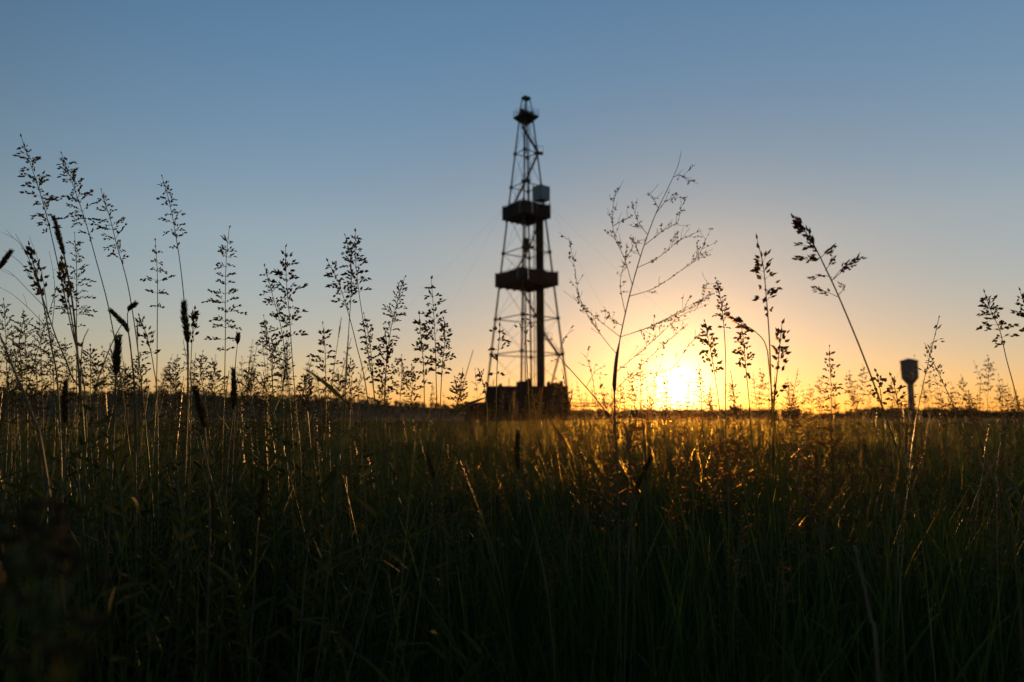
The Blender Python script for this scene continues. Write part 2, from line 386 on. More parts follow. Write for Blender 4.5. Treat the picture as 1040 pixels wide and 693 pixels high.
# crown platform, funnel-shaped underside, railing, A-frame
zc = hz(119.5); hc = 27*dpx/2/s2
b = MB(); b.box(L2W(0, 0, zc), (hc, hc, .16), ROT); b.build('crown_platform', M['plate'], rig)
b = MB()
lo = [L2W(x*hc*.35, y*hc*.35, zc-1.15) for x, y in CN]; hi = [L2W(x*hc*.97, y*hc*.97, zc-.17) for x, y in CN]
b.add(lo+hi, [(0, 1, 2, 3)]+[(i, (i+1) % 4, 4+(i+1) % 4, 4+i) for i in range(4)]); b.build('crown_bracket', M['plate'], rig)
for i in range(4):
    for k in range(3):
        u = k/3; x = CN[i][0]+(CN[(i+1) % 4][0]-CN[i][0])*u; y = CN[i][1]+(CN[(i+1) % 4][1]-CN[i][1])*u
        b = MB(); b.beam(L2W(x*hc, y*hc, zc), L2W(x*hc, y*hc, zc+1.15), .05); b.build('railing_post', M['steel'], rig)
    for hh in (.6, 1.15):
        b = MB(); b.beam(L2W(CN[i][0]*hc, CN[i][1]*hc, zc+hh), L2W(CN[(i+1) % 4][0]*hc, CN[(i+1) % 4][1]*hc, zc+hh), .04); b.build('rail', M['steel'], rig)
za = hz(100.5)
for i in range(4):
    b = MB(); b.beam(L2W(CN[i][0]*hc*.62, CN[i][1]*hc*.62, zc), L2W(CN[i][0]*.42, CN[i][1]*.42, za), .15); b.build('gantry_leg', M['steel'], rig)
b = MB(); b.box(L2W(0, 0, za+.05), (.62, .5, .2), ROT); b.build('gantry_beam', M['steel'], rig)
for x in (-.9, 0, .9):
    b = MB(); b.tube([L2W(x-.12, 0, zc+.75), L2W(x+.12, 0, zc+.75)], .55, 14); b.build('crown_sheave', M['steel'], rig)
# hoisting gear inside the tower
for (x, y, zt, zb_, r) in ((-.2, .35, ZT, hz(222), .06), (.5, -.2, ZT, hz(222), .06), (.3, .6, hz(222), Z0, .11), (-.35, -.25, hz(222), Z0, .06), (.9, -.9, hz(222), Z0, .09), (-.2, .35, hz(222), Z0, .05)):
    b = MB(); b.tube([L2W(x, y, zt), L2W(x, y, zb_)], r, 6); b.build('hoist_line', M['steel'], rig)
b = MB(); b.box(L2W(.1, .2, hz(250)), (.42, .3, .95), ROT); b.tube([L2W(-.25, .2, hz(250)+.9), L2W(.45, .2, hz(250)+.9)], .5, 14); b.tube([L2W(.1, .2, hz(250)-.9), L2W(.1, .2, hz(250)-2)], .16, 8); b.build('travelling_block', M['steel'], rig)
# stands of drill pipe racked upright, right of the tower's axis
zp1, zp0 = hz(219), Z0-.2
pm = MB(); pm.tube([(0, 0, 0), (0, 0, 1)], .082, 7); pmesh = None
col_c = P(548.6, 300, D); col_x = col_c.x
for r_ in range(5):
    for k in range(7):
        b0 = Vector((col_x-.56+k*.185+.0*r_, DY-1.4+r_*.26, zp0)); b1 = b0+Vector((-.10, .12, zp1-zp0+random.uniform(-.2, .2)))
        if pmesh is None:
            o = pm.build('drill_pipe', M['pipe']); pmesh = o.data
        else: o = bpy.data.objects.new('drill_pipe', pmesh); COL.objects.link(o)
        t = b1-b0; o.parent = rig; o.location = b0-rig.location; o.scale = (1, 1, t.length); o.rotation_euler = t.to_track_quat('Z', 'Y').to_euler()
# zigzag stair flights with landings, on the outside of the right-hand face
def flight(x0, y0, x1, y1, dd=-.6, land=True):
    A = P(x0, y0, D+dd); B = P(x1, y1, D+dd); b = MB(); s_ = Vector((0, .38, 0))
    b.beam(A-s_, B-s_, .06, .22); b.beam(A+s_, B+s_, .06, .22)
    for hgt in (.95,): b.beam(A-s_+Vector((0, 0, hgt)), B-s_+Vector((0, 0, hgt)), .045)
    fo = b.build('stair_flight', M['steel'], rig)
    n = max(4, int((B-A).length/.42)); b = MB()
    for k in range(n):
        p = A.lerp(B, (k+.5)/n); b.box(p, (.14, .36, .025))
    for k in range(4):
        p = A.lerp(B, k/3)-s_; b.beam(p, p+Vector((0, 0, .95)), .04)
    b.build('tread', M['steel'], fo, off=rig.location)
    if land:
        b = MB(); b.box(B, (.75, .6, .05)); 
        for sx in (-.7, .7): b.beam(B+Vector((sx, -.55, 0)), B+Vector((sx, -.55, 1)), .05)
        b.beam(B+Vector((-.7, -.55, 1)), B+Vector((.7, -.55, 1)), .05); b.build('landing', M['steel'], rig)
flight(530, 128, 547, 156); flight(546, 157, 534, 184); flight(534, 184, 522, 208, land=False)
flight(545, 232, 538, 251); flight(538, 251, 524, 275, land=False)
flight(531, 296, 545, 322); flight(545, 322, 556, 345); flight(556, 345, 568, 361); flight(568, 361, 560, 391, land=False)
# pale blue box cabin by the right corner of the upper platform
cc = P(549.6, 197.5, D-1); b = MB(); b.box(cc, (1.0, .95, 1.12), ROT+R(2)); cb = b.build('winch_cabin', M['cabin'], rig)
b = MB(); b.box(cc+Vector((0, 0, 1.16)), (1.06, 1.0, .05), ROT+R(2)); b.build('cabin_roof', M['steel'], cb, off=rig.location)
b = MB()
for i in range(4):
    q = Vector((CN[i][0]*1.005, CN[i][1]*.955, 0)); q.rotate(Matrix.Rotation(ROT+R(2), 3, 'Z')); b.beam(cc+q+Vector((0, 0, -1.9)), cc+q+Vector((0, 0, 1.12)), .09)
b.build('cabin_frame', M['steel'], cb, off=rig.location)
b = MB(); b.beam(P(541, 188, D-1), P(546, 203, D-1), .12); b.build('hoist_arm', M['steel'], rig)
# substructure: skirted engine house on the drill floor
zs = hz(393.5); hs = 78*dpx/2
n_ = 0
b = MB(); b.box((DX, DY, zs-.2), (hs*.99, 5.2, .18)); b.build('drill_floor', M['plate'], rig)
for sy in (-1, 1):
    for k in range(12):
        x0 = DX-hs+k*hs*2/12; b = MB(); top = zs+(random.uniform(-.15, .1))
        b.box((x0+hs/12, DY+sy*5.25, (top-.1)/2+.05), (hs/12-.02, .05, (top-.1)/2-.05)); b.build('wall_panel', M['plate'], rig)
for sx in (-1, 1):
    for k in range(8):
        b = MB(); b.box((DX+sx*(hs+.03), DY-4.6+k*1.3, zs/2), (.05, .62, zs/2-.06)); b.build('wall_panel', M['plate'], rig)
for (px, w, h, n) in ((508, .55, .35, 'engine_cover'), (530, 1.5, .75, 'drawworks'), (537, .7, 1.15, 'drawworks'), (563, 1.3, .5, 'engine_cover'), (570, .5, .8, 'vent_stack'), (517, .1, 1.3, 'railing_post'), (501, .08, 1.1, 'railing_post'), (557, .5, .7, 'engine_cover')):
    q = P(px, 393, D-2); b = MB(); b.box((q.x, q.y, zs+h/2), (w/2, w/2, h/2), .2); b.box((q.x+.1, q.y, zs+h+.05), (w*.3, w*.3, .1), .5); b.build(n, M['plate'], rig)
# guy wires
for (px, py, tx, ty, bx) in ((511, 212, -38, -8, 0), (558.6, 210, 40, -12, 0), (511, 212, -30, 34, 0), (558.6, 210, 31, 34, 0)):
    A = P(px, py, D); Bq = Vector((DX+tx, DY+ty, .2)); b = MB()
    pts = [A.lerp(Bq, k/8)-Vector((0, 0, 1.6*math.sin(math.pi*k/8))) for k in range(9)]
    b.tube(pts, .007, 4); b.build('guy_wire', M['steel'], rig)

# pipe rack to the right of the derrick, and a flat-roofed shed on the left
pr = P(598, 412, 104); rk = empty('pipe_rack', (pr.x, pr.y, 0), 'low rail of horizontal pipes on posts at the right foot of the derrick', 'pipe rack')
for py in (409.5, 412.5):
    b = MB(); b.tube([P(578, py, 104), P(622, py, 104)], .09, 8); b.build('pipe', M['pipe'], rk)
for px in (579, 593, 607, 621):
    q = P(px, 409, 104); b = MB(); b.box((q.x, q.y, q.z/2-.05), (.08, .08, q.z/2)); b.build('post', M['steel'], rk)
sh = P(484, 407, 130); sd = empty('storage_shed', (sh.x, sh.y, 0), 'low flat-roofed grey shed left of the foot of the derrick', 'shed')
zz = hz(410, 130)
b = MB(); b.box((sh.x, sh.y, zz/2), (2.0, 2.0, zz/2)); b.build('wall', M['plate'], sd)
b = MB(); b.box((sh.x, sh.y, zz+.12), (2.2, 2.3, .1)); b.build('roof', M['roof'], sd)
b = MB(); b.box((sh.x+.8, sh.y-2.03, 1), (.5, .04, 1)); b.build('door', M['steel'], sd)

# ================================================================== WATER TOWER
D2 = 190; w0 = P(926.5, 424, D2); wt = empty('water_tower', (w0.x, w0.y, 0), 'cylindrical grey steel water tower on a thin column at the far right of the field', 'water tower')
def ring(mb, prof, n=24, cx=w0.x, cy=w0.y):
    mb.tube([(cx, cy, z) for r, z in prof], [r for r, z in prof], n)
z_t, z_b, z_c = hz(367.5, D2), hz(384, D2), hz(390, D2); k2 = D2/693*1.1
b = MB(); ring(b, ((7.1*k2, z_b), (7.3*k2, z_t-.3), (7.3*k2, z_t))); b.build('tank', M['tank'], wt)
b = MB(); ring(b, ((3.2*k2, z_c), (7.1*k2, z_b+.01))); b.build('tank_cone', M['tank'], wt)
b = MB(); ring(b, ((2.7*k2, 0), (2.6*k2, z_c+.01))); b.build('column', M['tank'], wt)
b = MB(); ring(b, ((7.8*k2, z_t+.02), (7.8*k2, z_t+.25), (1.2*k2, z_t+.9))); b.build('tank_roof', M['steel'], wt)
for z in (z_b+1.2, z_b+2.8):
    b = MB(); ring(b, ((7.45*k2, z), (7.45*k2, z+.14))); b.build('hoop', M['steel'], wt)
lad = MB(); lx = w0.x-7.6*k2
for s_ in (-.22, .22): lad.beam((lx, w0.y+s_-.3, z_b), (lx, w0.y+s_-.3, z_t), .06)
for k in range(12): lad.beam((lx, w0.y-.52, z_b+.4*k), (lx, w0.y-.08, z_b+.4*k), .04)
lad.build('ladder', M['steel'], wt)
for (tx, ty) in ((14, -5), (-13, -6), (2, 15)):
    b = MB(); A = Vector((w0.x, w0.y, z_t-.2))+Vector((tx, ty, 0)).normalized()*7.3*k2; b.tube([A, (w0.x+tx, w0.y+ty, .1)], .03, 4); b.build('guy_wire', M['steel'], wt)

# ================================================================== DISTANT TREES (one mass far off)
def tree_temp(H, W, n, kind=0):
    b = MB(); b.tube([(0, 0, 0), (0, 0, H*.45), (.1*W, 0, H*.8)], [.03*H, .02*H, .01*H], 4, 1)
    for k in range(4): 
        a = k*1.6+random.random(); b.tube([(0, 0, H*.35), (math.cos(a)*W*.3, math.sin(a)*W*.3, H*.6)], [.012*H, .006*H], 3, 1)
    for c in range(9):
        a = random.uniform(0, 6.28); rr = W*.42*random.random()**.5; cz = H*random.uniform(.15, .85); cr_ = W*random.uniform(.14, .26)*(1.1-.5*(cz/H-.3))
        if kind: rr *= (1.15-cz/H)
        for k in range(n//9):
            d = Vector([random.gauss(0, 1) for _ in range(3)]).normalized()*cr_*random.random()**.4
            p = Vector((math.cos(a)*rr, math.sin(a)*rr, cz))+d; s_ = H*random.uniform(.04, .085)
            u = Vector([random.gauss(0, 1) for _ in range(3)]).normalized(); v = u.cross(Vector([random.gauss(0, 1) for _ in range(3)])).normalized()
            b.add([p+u*s_, p+v*s_, p-u*s_*.9, p-v*s_*.8], [(0, 1, 2, 3)], 0)
    return tri_template(b)
tt = [tree_temp(random.uniform(.75, 1.1), random.uniform(.8, 1.3), 170, k % 2) for k in range(7)]
tp = []; ts = []
for i in range(2200):       # wooded ridge, left
    x = -1500+1560*i/2200+random.uniform(-4, 4); y = 900+.1*x+random.uniform(-230, 30); tp.append((x, y, hill_h(x, y)-1)); ts.append(random.uniform(3.5, 7.5))
o = scatter('distant_wood', tt, tp, np.array(ts), [M['tree'], M['bark']], .02); o['label'] = 'dark wooded ridge on the horizon left of the derrick'; o['category'] = 'wood'
tp = []; ts = []
for i in range(1700):       # belt of trees and bushes, right
    x = -30+1000*i/1700+random.uniform(-3, 3); y = 560+random.uniform(-35, 35); big = math.sin(x*.045)+math.sin(x*.021+1)+.7*math.sin(x*.11)
    h = 3.6+2.0*max(0, big)+random.uniform(0, 2.2)
    if 90 < x < 230: h += 3
    if x > 340: h += 1.6
    tp.append((x, y, 0)); ts.append(h*1.0)
o = scatter('tree_belt', tt, tp, np.array(ts), [M['tree'], M['bark']], .02); o['label'] = 'low dark belt of trees on the horizon right of the derrick'; o['category'] = 'wood'

# ================================================================== MEADOW (uncountable grass)
def tuft(n, h, spread, w, droop=.5, seg=4):
    b = MB()
    for k in range(n):
        a = random.uniform(0, 6.28); r = spread*random.random()
        lean = random.uniform(.02, .35); d = Vector((math.cos(a)*lean, math.sin(a)*lean, 1))
        b.blade((r*math.cos(a), r*math.sin(a), 0), d, h*random.uniform(.55, 1.1), w*random.uniform(.7, 1.3), droop*random.uniform(.1, 1.1), seg)
    return tri_template(b)
def stalk_temp(h, lod, kind):
    b = MB(); lx, ly = random.uniform(-.1, .1), random.uniform(-.1, .1)
    pts = [Vector((0, 0, 0)), Vector((lx*.2, ly*.2, h*.4)), Vector((lx*.6, ly*.6, h*.75)), Vector((lx*1.3, ly*1.3, h))]
    cv = curve(pts, 4 if lod > 1 else 2)
    b.tube(cv, [.0016-.0009*i/(len(cv)-1) for i in range(len(cv))], 4 if lod > 1 else 3, 0, cap=False)
    pl = random.uniform(.13, .22)
    pc = [along(cv, 1-pl/h*(1-k/5))[0] for k in range(6)]
    if kind == 0: panicle(b, pc, random.uniform(.025, .05), 8 if lod > 1 else 5, 3 if lod > 1 else 2, .0065 if lod > 1 else .011, .0015 if lod > 1 else .003, .8 if lod > 1 else .55, lod=2 if lod > 1 else 0)
    elif kind == 1: panicle(b, pc, random.uniform(.015, .03), 7 if lod > 1 else 4, 3 if lod > 1 else 2, .008 if lod > 1 else .014, .002 if lod > 1 else .004, .7 if lod > 1 else .4, up=1.2, clump=True, lod=2 if lod > 1 else 0)
    else: spike(b, [along(cv, 1-.3*pl/h*(1-k/5))[0] for k in range(6)], .0042, 1, 6, 40 if lod > 1 else 8)
    for k in range(2): 
        q, tg = along(cv, random.uniform(.15, .5)); a = random.uniform(0, 6.28)
        b.blade(q, Vector((math.cos(a)*.5, math.sin(a)*.5, 1)), random.uniform(.15, .28), .0035, .6, 4 if lod > 1 else 3, 2)
    return tri_template(b)
def herb_temp(h):
    b = MB(); pts = [Vector((0, 0, 0)), Vector((random.uniform(-.03, .03), 0, h*.5)), Vector((random.uniform(-.07, .07), .03, h))]; cv = curve(pts, 3)
    b.tube(cv, [.002-.0013*i/(len(cv)-1) for i in range(len(cv))], 4, 1, cap=False)
    for k in range(12):
        q, tg = along(cv, .15+.8*k/12); a = k*2.4
        b.blade(q, Vector((math.cos(a), math.sin(a), .7)), random.uniform(.035, .075), random.uniform(.0025, .005), .4, 4, 0)
    return tri_template(b)
tnear = [tuft(11, .50, .06, .0024, .75, 5) for _ in range(14)]
tmid = [tuft(9, .54, .10, .0034, .6, 3) for _ in range(12)]
tfar = [tuft(7, .62, .25, .007, .8, 2) for _ in range(10)]
def put(w): 
    for r in w: r[2] = gz(r[0], r[1])
    return w
def patchy(w, amt=.35, cut=.25):
    x, y = w[:, 0], w[:, 1]; r_ = np.hypot(x, y); f = 2.6/np.maximum(1, r_/6)**.6
    n = (np.sin(x*f+1.3*np.sin(y*f*.7))+np.sin(y*f*1.3+2+1.1*np.sin(x*f*.9))+np.sin((x+y)*f*.55+4))/3
    keep = rng.uniform(0, 1, len(w)) > cut*(n < -.15)*1.6
    return w[keep], 1+amt*n[keep]*.6
def lbl(o, l, c='grass'): o['label'] = l; o['category'] = c; return o
GM = [M['leaf']]
w = put(wedge(5000, .75, 3.6, 52, .8)); w, pk = patchy(w); lbl(scatter('meadow_grass', tnear, w, rng.uniform(.6, 1.15, len(w))*pk, GM, .17), 'dense green grass blades filling the dark foreground')
w = put(wedge(11000, 3.0, 13, 50, .85)); w, pk = patchy(w); lbl(scatter('meadow_grass', tmid, w, rng.uniform(.75, 1.15, len(w))*pk, GM, .08), 'green grass of the meadow in the middle distance')
w = put(wedge(26000, 12, 80, 48, 1.0)); w = w[(np.abs(w[:, 0]-DX) > 8) | (np.abs(w[:, 1]-DY) > 7)]
lbl(scatter('meadow_grass', tfar, w, rng.uniform(.65, 1.08, len(w)), GM, .14), 'far grass of the field stretching towards the derrick')
w = put(wedge(9000, 80, 260, 48, 1.0)); w = w[(np.abs(w[:, 0]-DX) > 8) | (np.abs(w[:, 1]-DY) > 7)]
lbl(scatter('meadow_grass', tfar, w, rng.uniform(.75, 1.0, len(w)), GM, .06), 'hazy grass at the far edge of the field below the horizon')
SM = [M['stem'], M['head'], M['leaf']]
sn = [stalk_temp(random.uniform(.72, .95), 2, random.choice((0, 0, 0, 1, 2))) for _ in range(22)]
sf = [stalk_temp(random.uniform(.82, 1.05), 1, random.choice((0, 0, 1))) for _ in range(14)]
w = put(wedge(2200, 1.1, 4.6, 50, .9)); w, pk = patchy(w); lbl(scatter('flowering_grass', sn, w, rng.uniform(.48, .98, len(w))**1.1*pk, SM, .07), 'thin flowering grass stalks standing in the near meadow')
w = put(wedge(4200, 3.3, 14, 48, .9)); w, pk = patchy(w); lbl(scatter('flowering_grass', sf, w, rng.uniform(.68, 1.04, len(w))*pk, SM, .05), 'haze of flowering grass heads in the middle of the meadow')
w = put(wedge(9000, 13, 70, 46, 1.0)); lbl(scatter('flowering_grass', [stalk_temp(1.0, 1, 0) for _ in range(5)], w, .64+.34*rng.uniform(0, 1, len(w))**2.2, SM, .05), 'distant blurred grass heads along the field edge')
def wedge2(n, r0, r1, a0, a1):
    u = rng.uniform(0, 1, n); rr_ = np.sqrt(r0**2+(r1**2-r0**2)*u); a = np.radians(rng.uniform(a0, a1, n)); return put(np.stack([rr_*np.sin(a), rr_*np.cos(a), 0*a], -1))
w = wedge2(260, 2.0, 4.2, -44, -14); lbl(scatter('flowering_grass', sn, w, rng.uniform(.95, 1.28, len(w)), SM, .06), 'thicket of fine pale grass heads rising above the left horizon')
w = wedge2(150, 2.6, 5.5, -20, 42); az_ = np.degrees(np.arctan2(w[:, 0], w[:, 1])); w = w[(np.abs(az_-30.3) > 2.5) & (np.abs(az_-13.6) > 1.2)]; lbl(scatter('flowering_grass', sn, w, rng.uniform(.9, 1.12, len(w)), SM, .06), 'loose fine grass heads just reaching the horizon from the middle to the right')
hm = [M['herb'], M['stem']]
ht = [herb_temp(random.uniform(.45, .65)) for _ in range(10)]
w = wedge2(560, 1.05, 2.6, -46, -8); lbl(scatter('meadow_herbs', [herb_temp(random.uniform(.62, .8)) for _ in range(8)], w, rng.uniform(.75, 1.22, len(w)), hm, .16), 'thick leafy weeds crowding the near left of the meadow', 'weeds')
w = put(wedge(1300, .9, 5, 50, .9)); lbl(scatter('meadow_herbs', ht, w, rng.uniform(.7, 1.1, len(w)), hm, .12), 'leafy green weeds growing low among the grass', 'weeds')
# ================================================================== INDIVIDUAL STALKS seen against the sky
def root_of(p, lean=None):
    """carry the stem on from its last drawn point down to the ground"""
    return Vector((p.x+(lean.x if lean else 0), p.y+(lean.y if lean else 0), gz(p.x, p.y)))
def stalk(label, pts, yb, w, d, kind='open', sp=.0062, sw=.0015, whorls=10, per=3, dens=1.0, up=.5, droop=.25, r=.0013, leaf=1, group=None, toward=0, name='grass_stalk', rr=None, **kw):
    """pts: photo pixels from tip to where the stem enters the meadow; yb: pixel height where the head starts; w: half width in px"""
    n = len(pts); W = [P(x, y, d-toward*(i/(n-1)-.5)) for i, (x, y) in enumerate(pts)]
    last = W[-1]; t = (W[-1]-W[-2]).normalized(); sl = -t.x/max(.2, -t.z) if t.z < 0 else 0
    sl = max(-.35, min(.35, -sl)) if False else max(-.35, min(.35, t.x/max(.3, -t.z)))
    g1 = Vector((last.x+sl*last.z*.32, last.y+random.uniform(-.03, .03), last.z*.5)); g2 = Vector((last.x+sl*last.z*.45, g1.y, gz(last.x, last.y)-.01))
    W = W+[g1, g2]; cv = curve(W[::-1], 6)         # base -> tip
    root = empty(name, (g2.x, g2.y, gz(last.x, last.y)), label, 'grass stalk' if kind != 'leafy' else 'weed', group)
    # fraction where head starts
    f = 1.0
    for k in range(200):
        q, _ = along(cv, k/200); v = q-Vector((0, 0, CAM_H)); yy = 346.5-FP*((-v.y*sp_+v.z*cp)/(v.y*cp+v.z*sp_))
        if yy < yb: f = k/200; break
    m1 = MB(); m1.tube(cv, [r*(1.25-.85*i/(len(cv)-1)) for i in range(len(cv))], 6, 0); m1.build('stem', M['stem'] if kind != 'spike' else M['twig'], root, smooth=True)
    hc_ = [along(cv, f+(1-f)*k/12)[0] for k in range(13)]; px = d/FP; m2 = MB()
    if kind == 'open': panicle(m2, hc_, w*px, whorls, per, sp, sw, dens, up, droop)
    elif kind == 'compact': panicle(m2, hc_, w*px, whorls, per, sp, sw, dens, up, droop, clump=True)
    elif kind == 'spike': spike(m2, [along(hc_, i/20)[0] for i in range(21)], w*px, 1, 10, 620)
    m2.build('panicle' if kind != 'spike' else 'seed_spike', [M['stem'], M['head'] if kind != 'spike' else M['spike'], M['head']], root)
    for k in range(leaf):
        q, tg = along(cv, random.uniform(.12, f*.55)); a = random.uniform(0, 6.28); b = MB()
        b.blade(q, tg+Vector((math.cos(a)*.35, math.sin(a)*.35, 0)), random.uniform(.18, .3), .0032, .6, 6); b.build('leaf_blade', M['leaf'], root)
        # node on the stem where the sheath starts
        q2 = q; b = MB(); b.tube([q2-tg*.004, q2, q2+tg*.004], [r*1.2, r*1.8, r*1.2], 6); b.build('node', M['stem'], root)
    return root
# ---- left group
stalk('tallest open grass head, topmost at the far left edge of the sky', [(22, 140), (34, 175), (45, 210), (56, 255), (72, 330), (88, 410)], 238, 19, 1.5, whorls=12, dens=1.1, sp=.008, sw=.0018, up=.25, per=3)
stalk('open grass head with long side branches, second from the left edge', [(63, 157), (74, 187), (86, 222), (98, 265), (112, 320), (126, 410)], 240, 22, 1.55, whorls=11, sp=.007, sw=.0017, up=.35)
stalk('slim open grass head leaning left, right of the second tallest left head', [(103, 194), (112, 222), (119, 250), (132, 300), (145, 400)], 268, 17, 1.6, whorls=10, sp=.007, sw=.0016, up=.4)
stalk('lone tall grass head with a thin bare stem, fourth tall head from the left edge', [(165, 180), (172, 205), (178, 235), (184, 275), (189, 330), (192, 410)], 256, 16, 1.55, whorls=9, sp=.0065, sw=.0016, up=.35, dens=.9)
stalk('straight upright grass head with separate tufts, below the lone tall head', [(158, 245), (160, 280), (160, 320), (158, 420)], 312, 14, 1.6, whorls=6, per=3, sp=.007, sw=.0019, up=.3)
stalk('sparse upright grass head between the two dark spikes at the left', [(76, 238), (78, 270), (78, 320), (78, 410)], 335, 18, 1.7, whorls=12, sp=.006, up=.3)
stalk('thick dark spike leaning left, tallest spike at the left edge', [(55, 221), (60, 240), (67, 268), (76, 325), (82, 410)], 262, 3.6, 1.4, 'spike', r=.0022, leaf=1)
stalk('dark dense clumped head at the left edge below the tallest head', [(30, 250), (36, 275), (43, 302), (52, 350), (60, 410)], 303, 9, 1.4, 'compact', sp=.010, sw=.0028, whorls=9, per=3, up=1.6, r=.0018)
stalk('dark clumped head on the stem of the thick left spike', [(63, 265), (67, 290), (72, 318), (80, 370), (84, 420)], 318, 8, 1.38, 'compact', sp=.010, sw=.0028, whorls=9, per=3, up=1.6, r=.0018)
stalk('short dark spike cut by the left edge of the picture', [(11, 256), (4, 266), (-4, 282), (-14, 320), (-20, 420)], 276, 3.6, 1.3, 'spike', r=.002)
stalk('bare thick stem slanting from the left edge into the grass', [(-6, 330), (2, 345), (14, 375), (32, 420), (45, 470)], 331, 2.5, 1.1, 'spike', r=.0026, leaf=2)
L1 = ['highest pale fluffy grass head right at the left edge of the picture', 'pale fluffy grass head second from the left edge, beside the highest one', 'pale fluffy grass head below the dense clumped head at the left edge', 'pale fluffy grass head touching the stem of the thick dark left spike', 'pale fluffy grass head tucked low between the two at the very left edge', 'pale fluffy grass head farthest right in the crowd at the left edge', 'lowest pale fluffy grass head at the left edge, half below the ridge', 'pale fluffy grass head low in front of the ridge, below the clumped head']
LG = 'small pale grass heads crowded at the left edge'
for k, (x, y, yb, w) in enumerate(((4, 305, 372, 17), (24, 316, 380, 20), (40, 322, 395, 22), (52, 335, 400, 18), (14, 345, 405, 18), (66, 345, 408, 16), (8, 380, 430, 16), (36, 362, 420, 19))):
    stalk(L1[k], [(x, y), (x+2, (y+yb)/2), (x+3, yb), (x+4, 440)], yb, w, 2.0+.1*(k % 3), whorls=10, sp=.0062, sw=.0016, dens=1.1, group=LG)
stalk('stout dark spike standing in the middle of the left grass', [(120, 345), (119, 362), (118, 382), (116, 430)], 382, 5.2, 1.35, 'spike', r=.0022)
stalk('curled dark spike with a kinked base at the left, fused over the tall straight spike', [(187, 308), (188, 325), (191, 350), (191, 380), (190, 425)], 352, 4.6, 1.35, 'spike', r=.0022)
stalk('small short spike beside the curled dark spike', [(198, 315), (196, 335), (194, 372), (194, 420)], 352, 7, 1.5, 'compact', sp=.009, sw=.002, whorls=7, up=1.3)
stalk('furry brown spike leaning left in front of the ridge', [(198, 394), (203, 412), (208, 436), (211, 480), (213, 560)], 437, 4.8, 1.2, 'spike', r=.002)
stalk('furry brown spike standing upright in front of the ridge', [(237, 376), (238, 396), (237, 418), (232, 460), (228, 540)], 418, 4.2, 1.25, 'spike', r=.0018)
stalk('tiny spike low at the left, right of the slender leafy weed', [(242, 340), (241, 352), (239, 375), (238, 430)], 352, 3, 1.7, 'spike', r=.0014)
stalk('thin dark spike at the foot of the left ridge', [(67, 388), (66, 408), (66, 432), (64, 500)], 432, 4.2, 1.2, 'spike', r=.0018)
stalk('nodding dark spike tip on the bent stem at the left', [(137, 309), (130, 318), (131, 340), (136, 380), (138, 425)], 318, 3.4, 1.4, 'spike', r=.0016)
stalk('dark spike pair member bent left over the leafy weed', [(113, 316), (121, 324), (130, 336), (134, 365), (137, 420)], 340, 3.6, 1.42, 'spike', r=.0018)
stalk('thin grass head drooping between the small spike and the curled dark spike', [(142, 322), (150, 345), (156, 372), (160, 420)], 360, 10, 1.5, 'compact', sp=.009, sw=.0019, whorls=6, up=.9)
# ---- left middle
stalk('tall straight grass head with two wide lower arms, left of the middle cluster', [(233, 232), (230, 262), (229, 300), (229, 345), (228, 400), (226, 450)], 360, 20, 1.55, whorls=13, sp=.0068, sw=.0017, up=.3)
stalk('broad leaning grass head left of the tallest middle-left head', [(269, 271), (277, 300), (286, 335), (292, 380), (296, 430)], 345, 14, 1.6, whorls=10, sp=.0065, sw=.0017, up=.4)
stalk('dark wide grass head at the centre of the cluster left of the derrick', [(290, 252), (291, 285), (294, 320), (297, 365), (302, 430), (306, 480)], 345, 22, 1.5, whorls=10, sp=.009, sw=.0022, up=.35)
stalk('broad leaning grass head right of the dark wide head', [(268, 322), (273, 345), (276, 380), (279, 430)], 385, 18, 1.8, whorls=10, sp=.007, sw=.0018)
stalk('small dense tuft head low below the dark wide head', [(280, 345), (284, 365), (287, 395), (288, 430)], 395, 18, 1.9, whorls=9, sp=.007, sw=.0018)
stalk('pyramid shaped grass head standing alone on a short stem, right of the dark wide head', [(328, 330), (330, 350), (331, 385), (331, 430)], 398, 17, 1.65, whorls=9, sp=.0085, sw=.0022, up=.3)
stalk('tall grass head with dark tip, highest of the bunch halfway to the derrick', [(361, 236), (361, 262), (365, 300), (372, 345), (380, 400), (386, 450)], 300, 15, 1.5, whorls=10, sp=.008, sw=.002, up=.35)
stalk('slightly lower narrow grass head touching the highest of the bunch', [(351, 240), (356, 262), (357, 290), (354, 340), (351, 400), (349, 450)], 300, 12, 1.52, whorls=9, sp=.007, sw=.0018, up=.4)
stalk('grass head leaning far left in the bunch halfway to the derrick', [(333, 266), (343, 285), (352, 312), (362, 350), (374, 410)], 315, 16, 1.55, whorls=8, sp=.0075, sw=.0019, up=.3)
stalk('fine wispy grass head leaning right, tall head nearest left of the two dark cones', [(411, 282), (404, 305), (397, 335), (392, 375), (390, 430)], 352, 15, 1.7, whorls=12, sp=.0065, sw=.0016, up=.5)
stalk('low tangled grass head under the wispy one', [(370, 320), (374, 340), (378, 370), (381, 430)], 388, 14, 1.7, whorls=11, sp=.007, sw=.002)
stalk('dense dark grass head beneath the fine wispy head', [(391, 336), (393, 352), (392, 380), (390, 430)], 398, 18, 1.65, whorls=9, sp=.0085, sw=.0024)
stalk('tall slender cone of dark tufts, last tall head before the derrick', [(438, 284), (440, 310), (442, 345), (443, 385), (444, 430), (445, 470)], 380, 18, 1.5, whorls=11, sp=.0085, sw=.0021, up=.3)
stalk('shorter dark cone head just left of the last tall head before the derrick', [(426, 320), (428, 345), (430, 370), (431, 420)], 392, 13, 1.55, whorls=9, sp=.0085, sw=.0022, up=.4)
stalk('shorter dark head just right of the last tall head before the derrick', [(451, 325), (452, 345), (449, 375), (447, 420)], 385, 14, 1.6, whorls=9, sp=.0085, sw=.0022, up=.3)
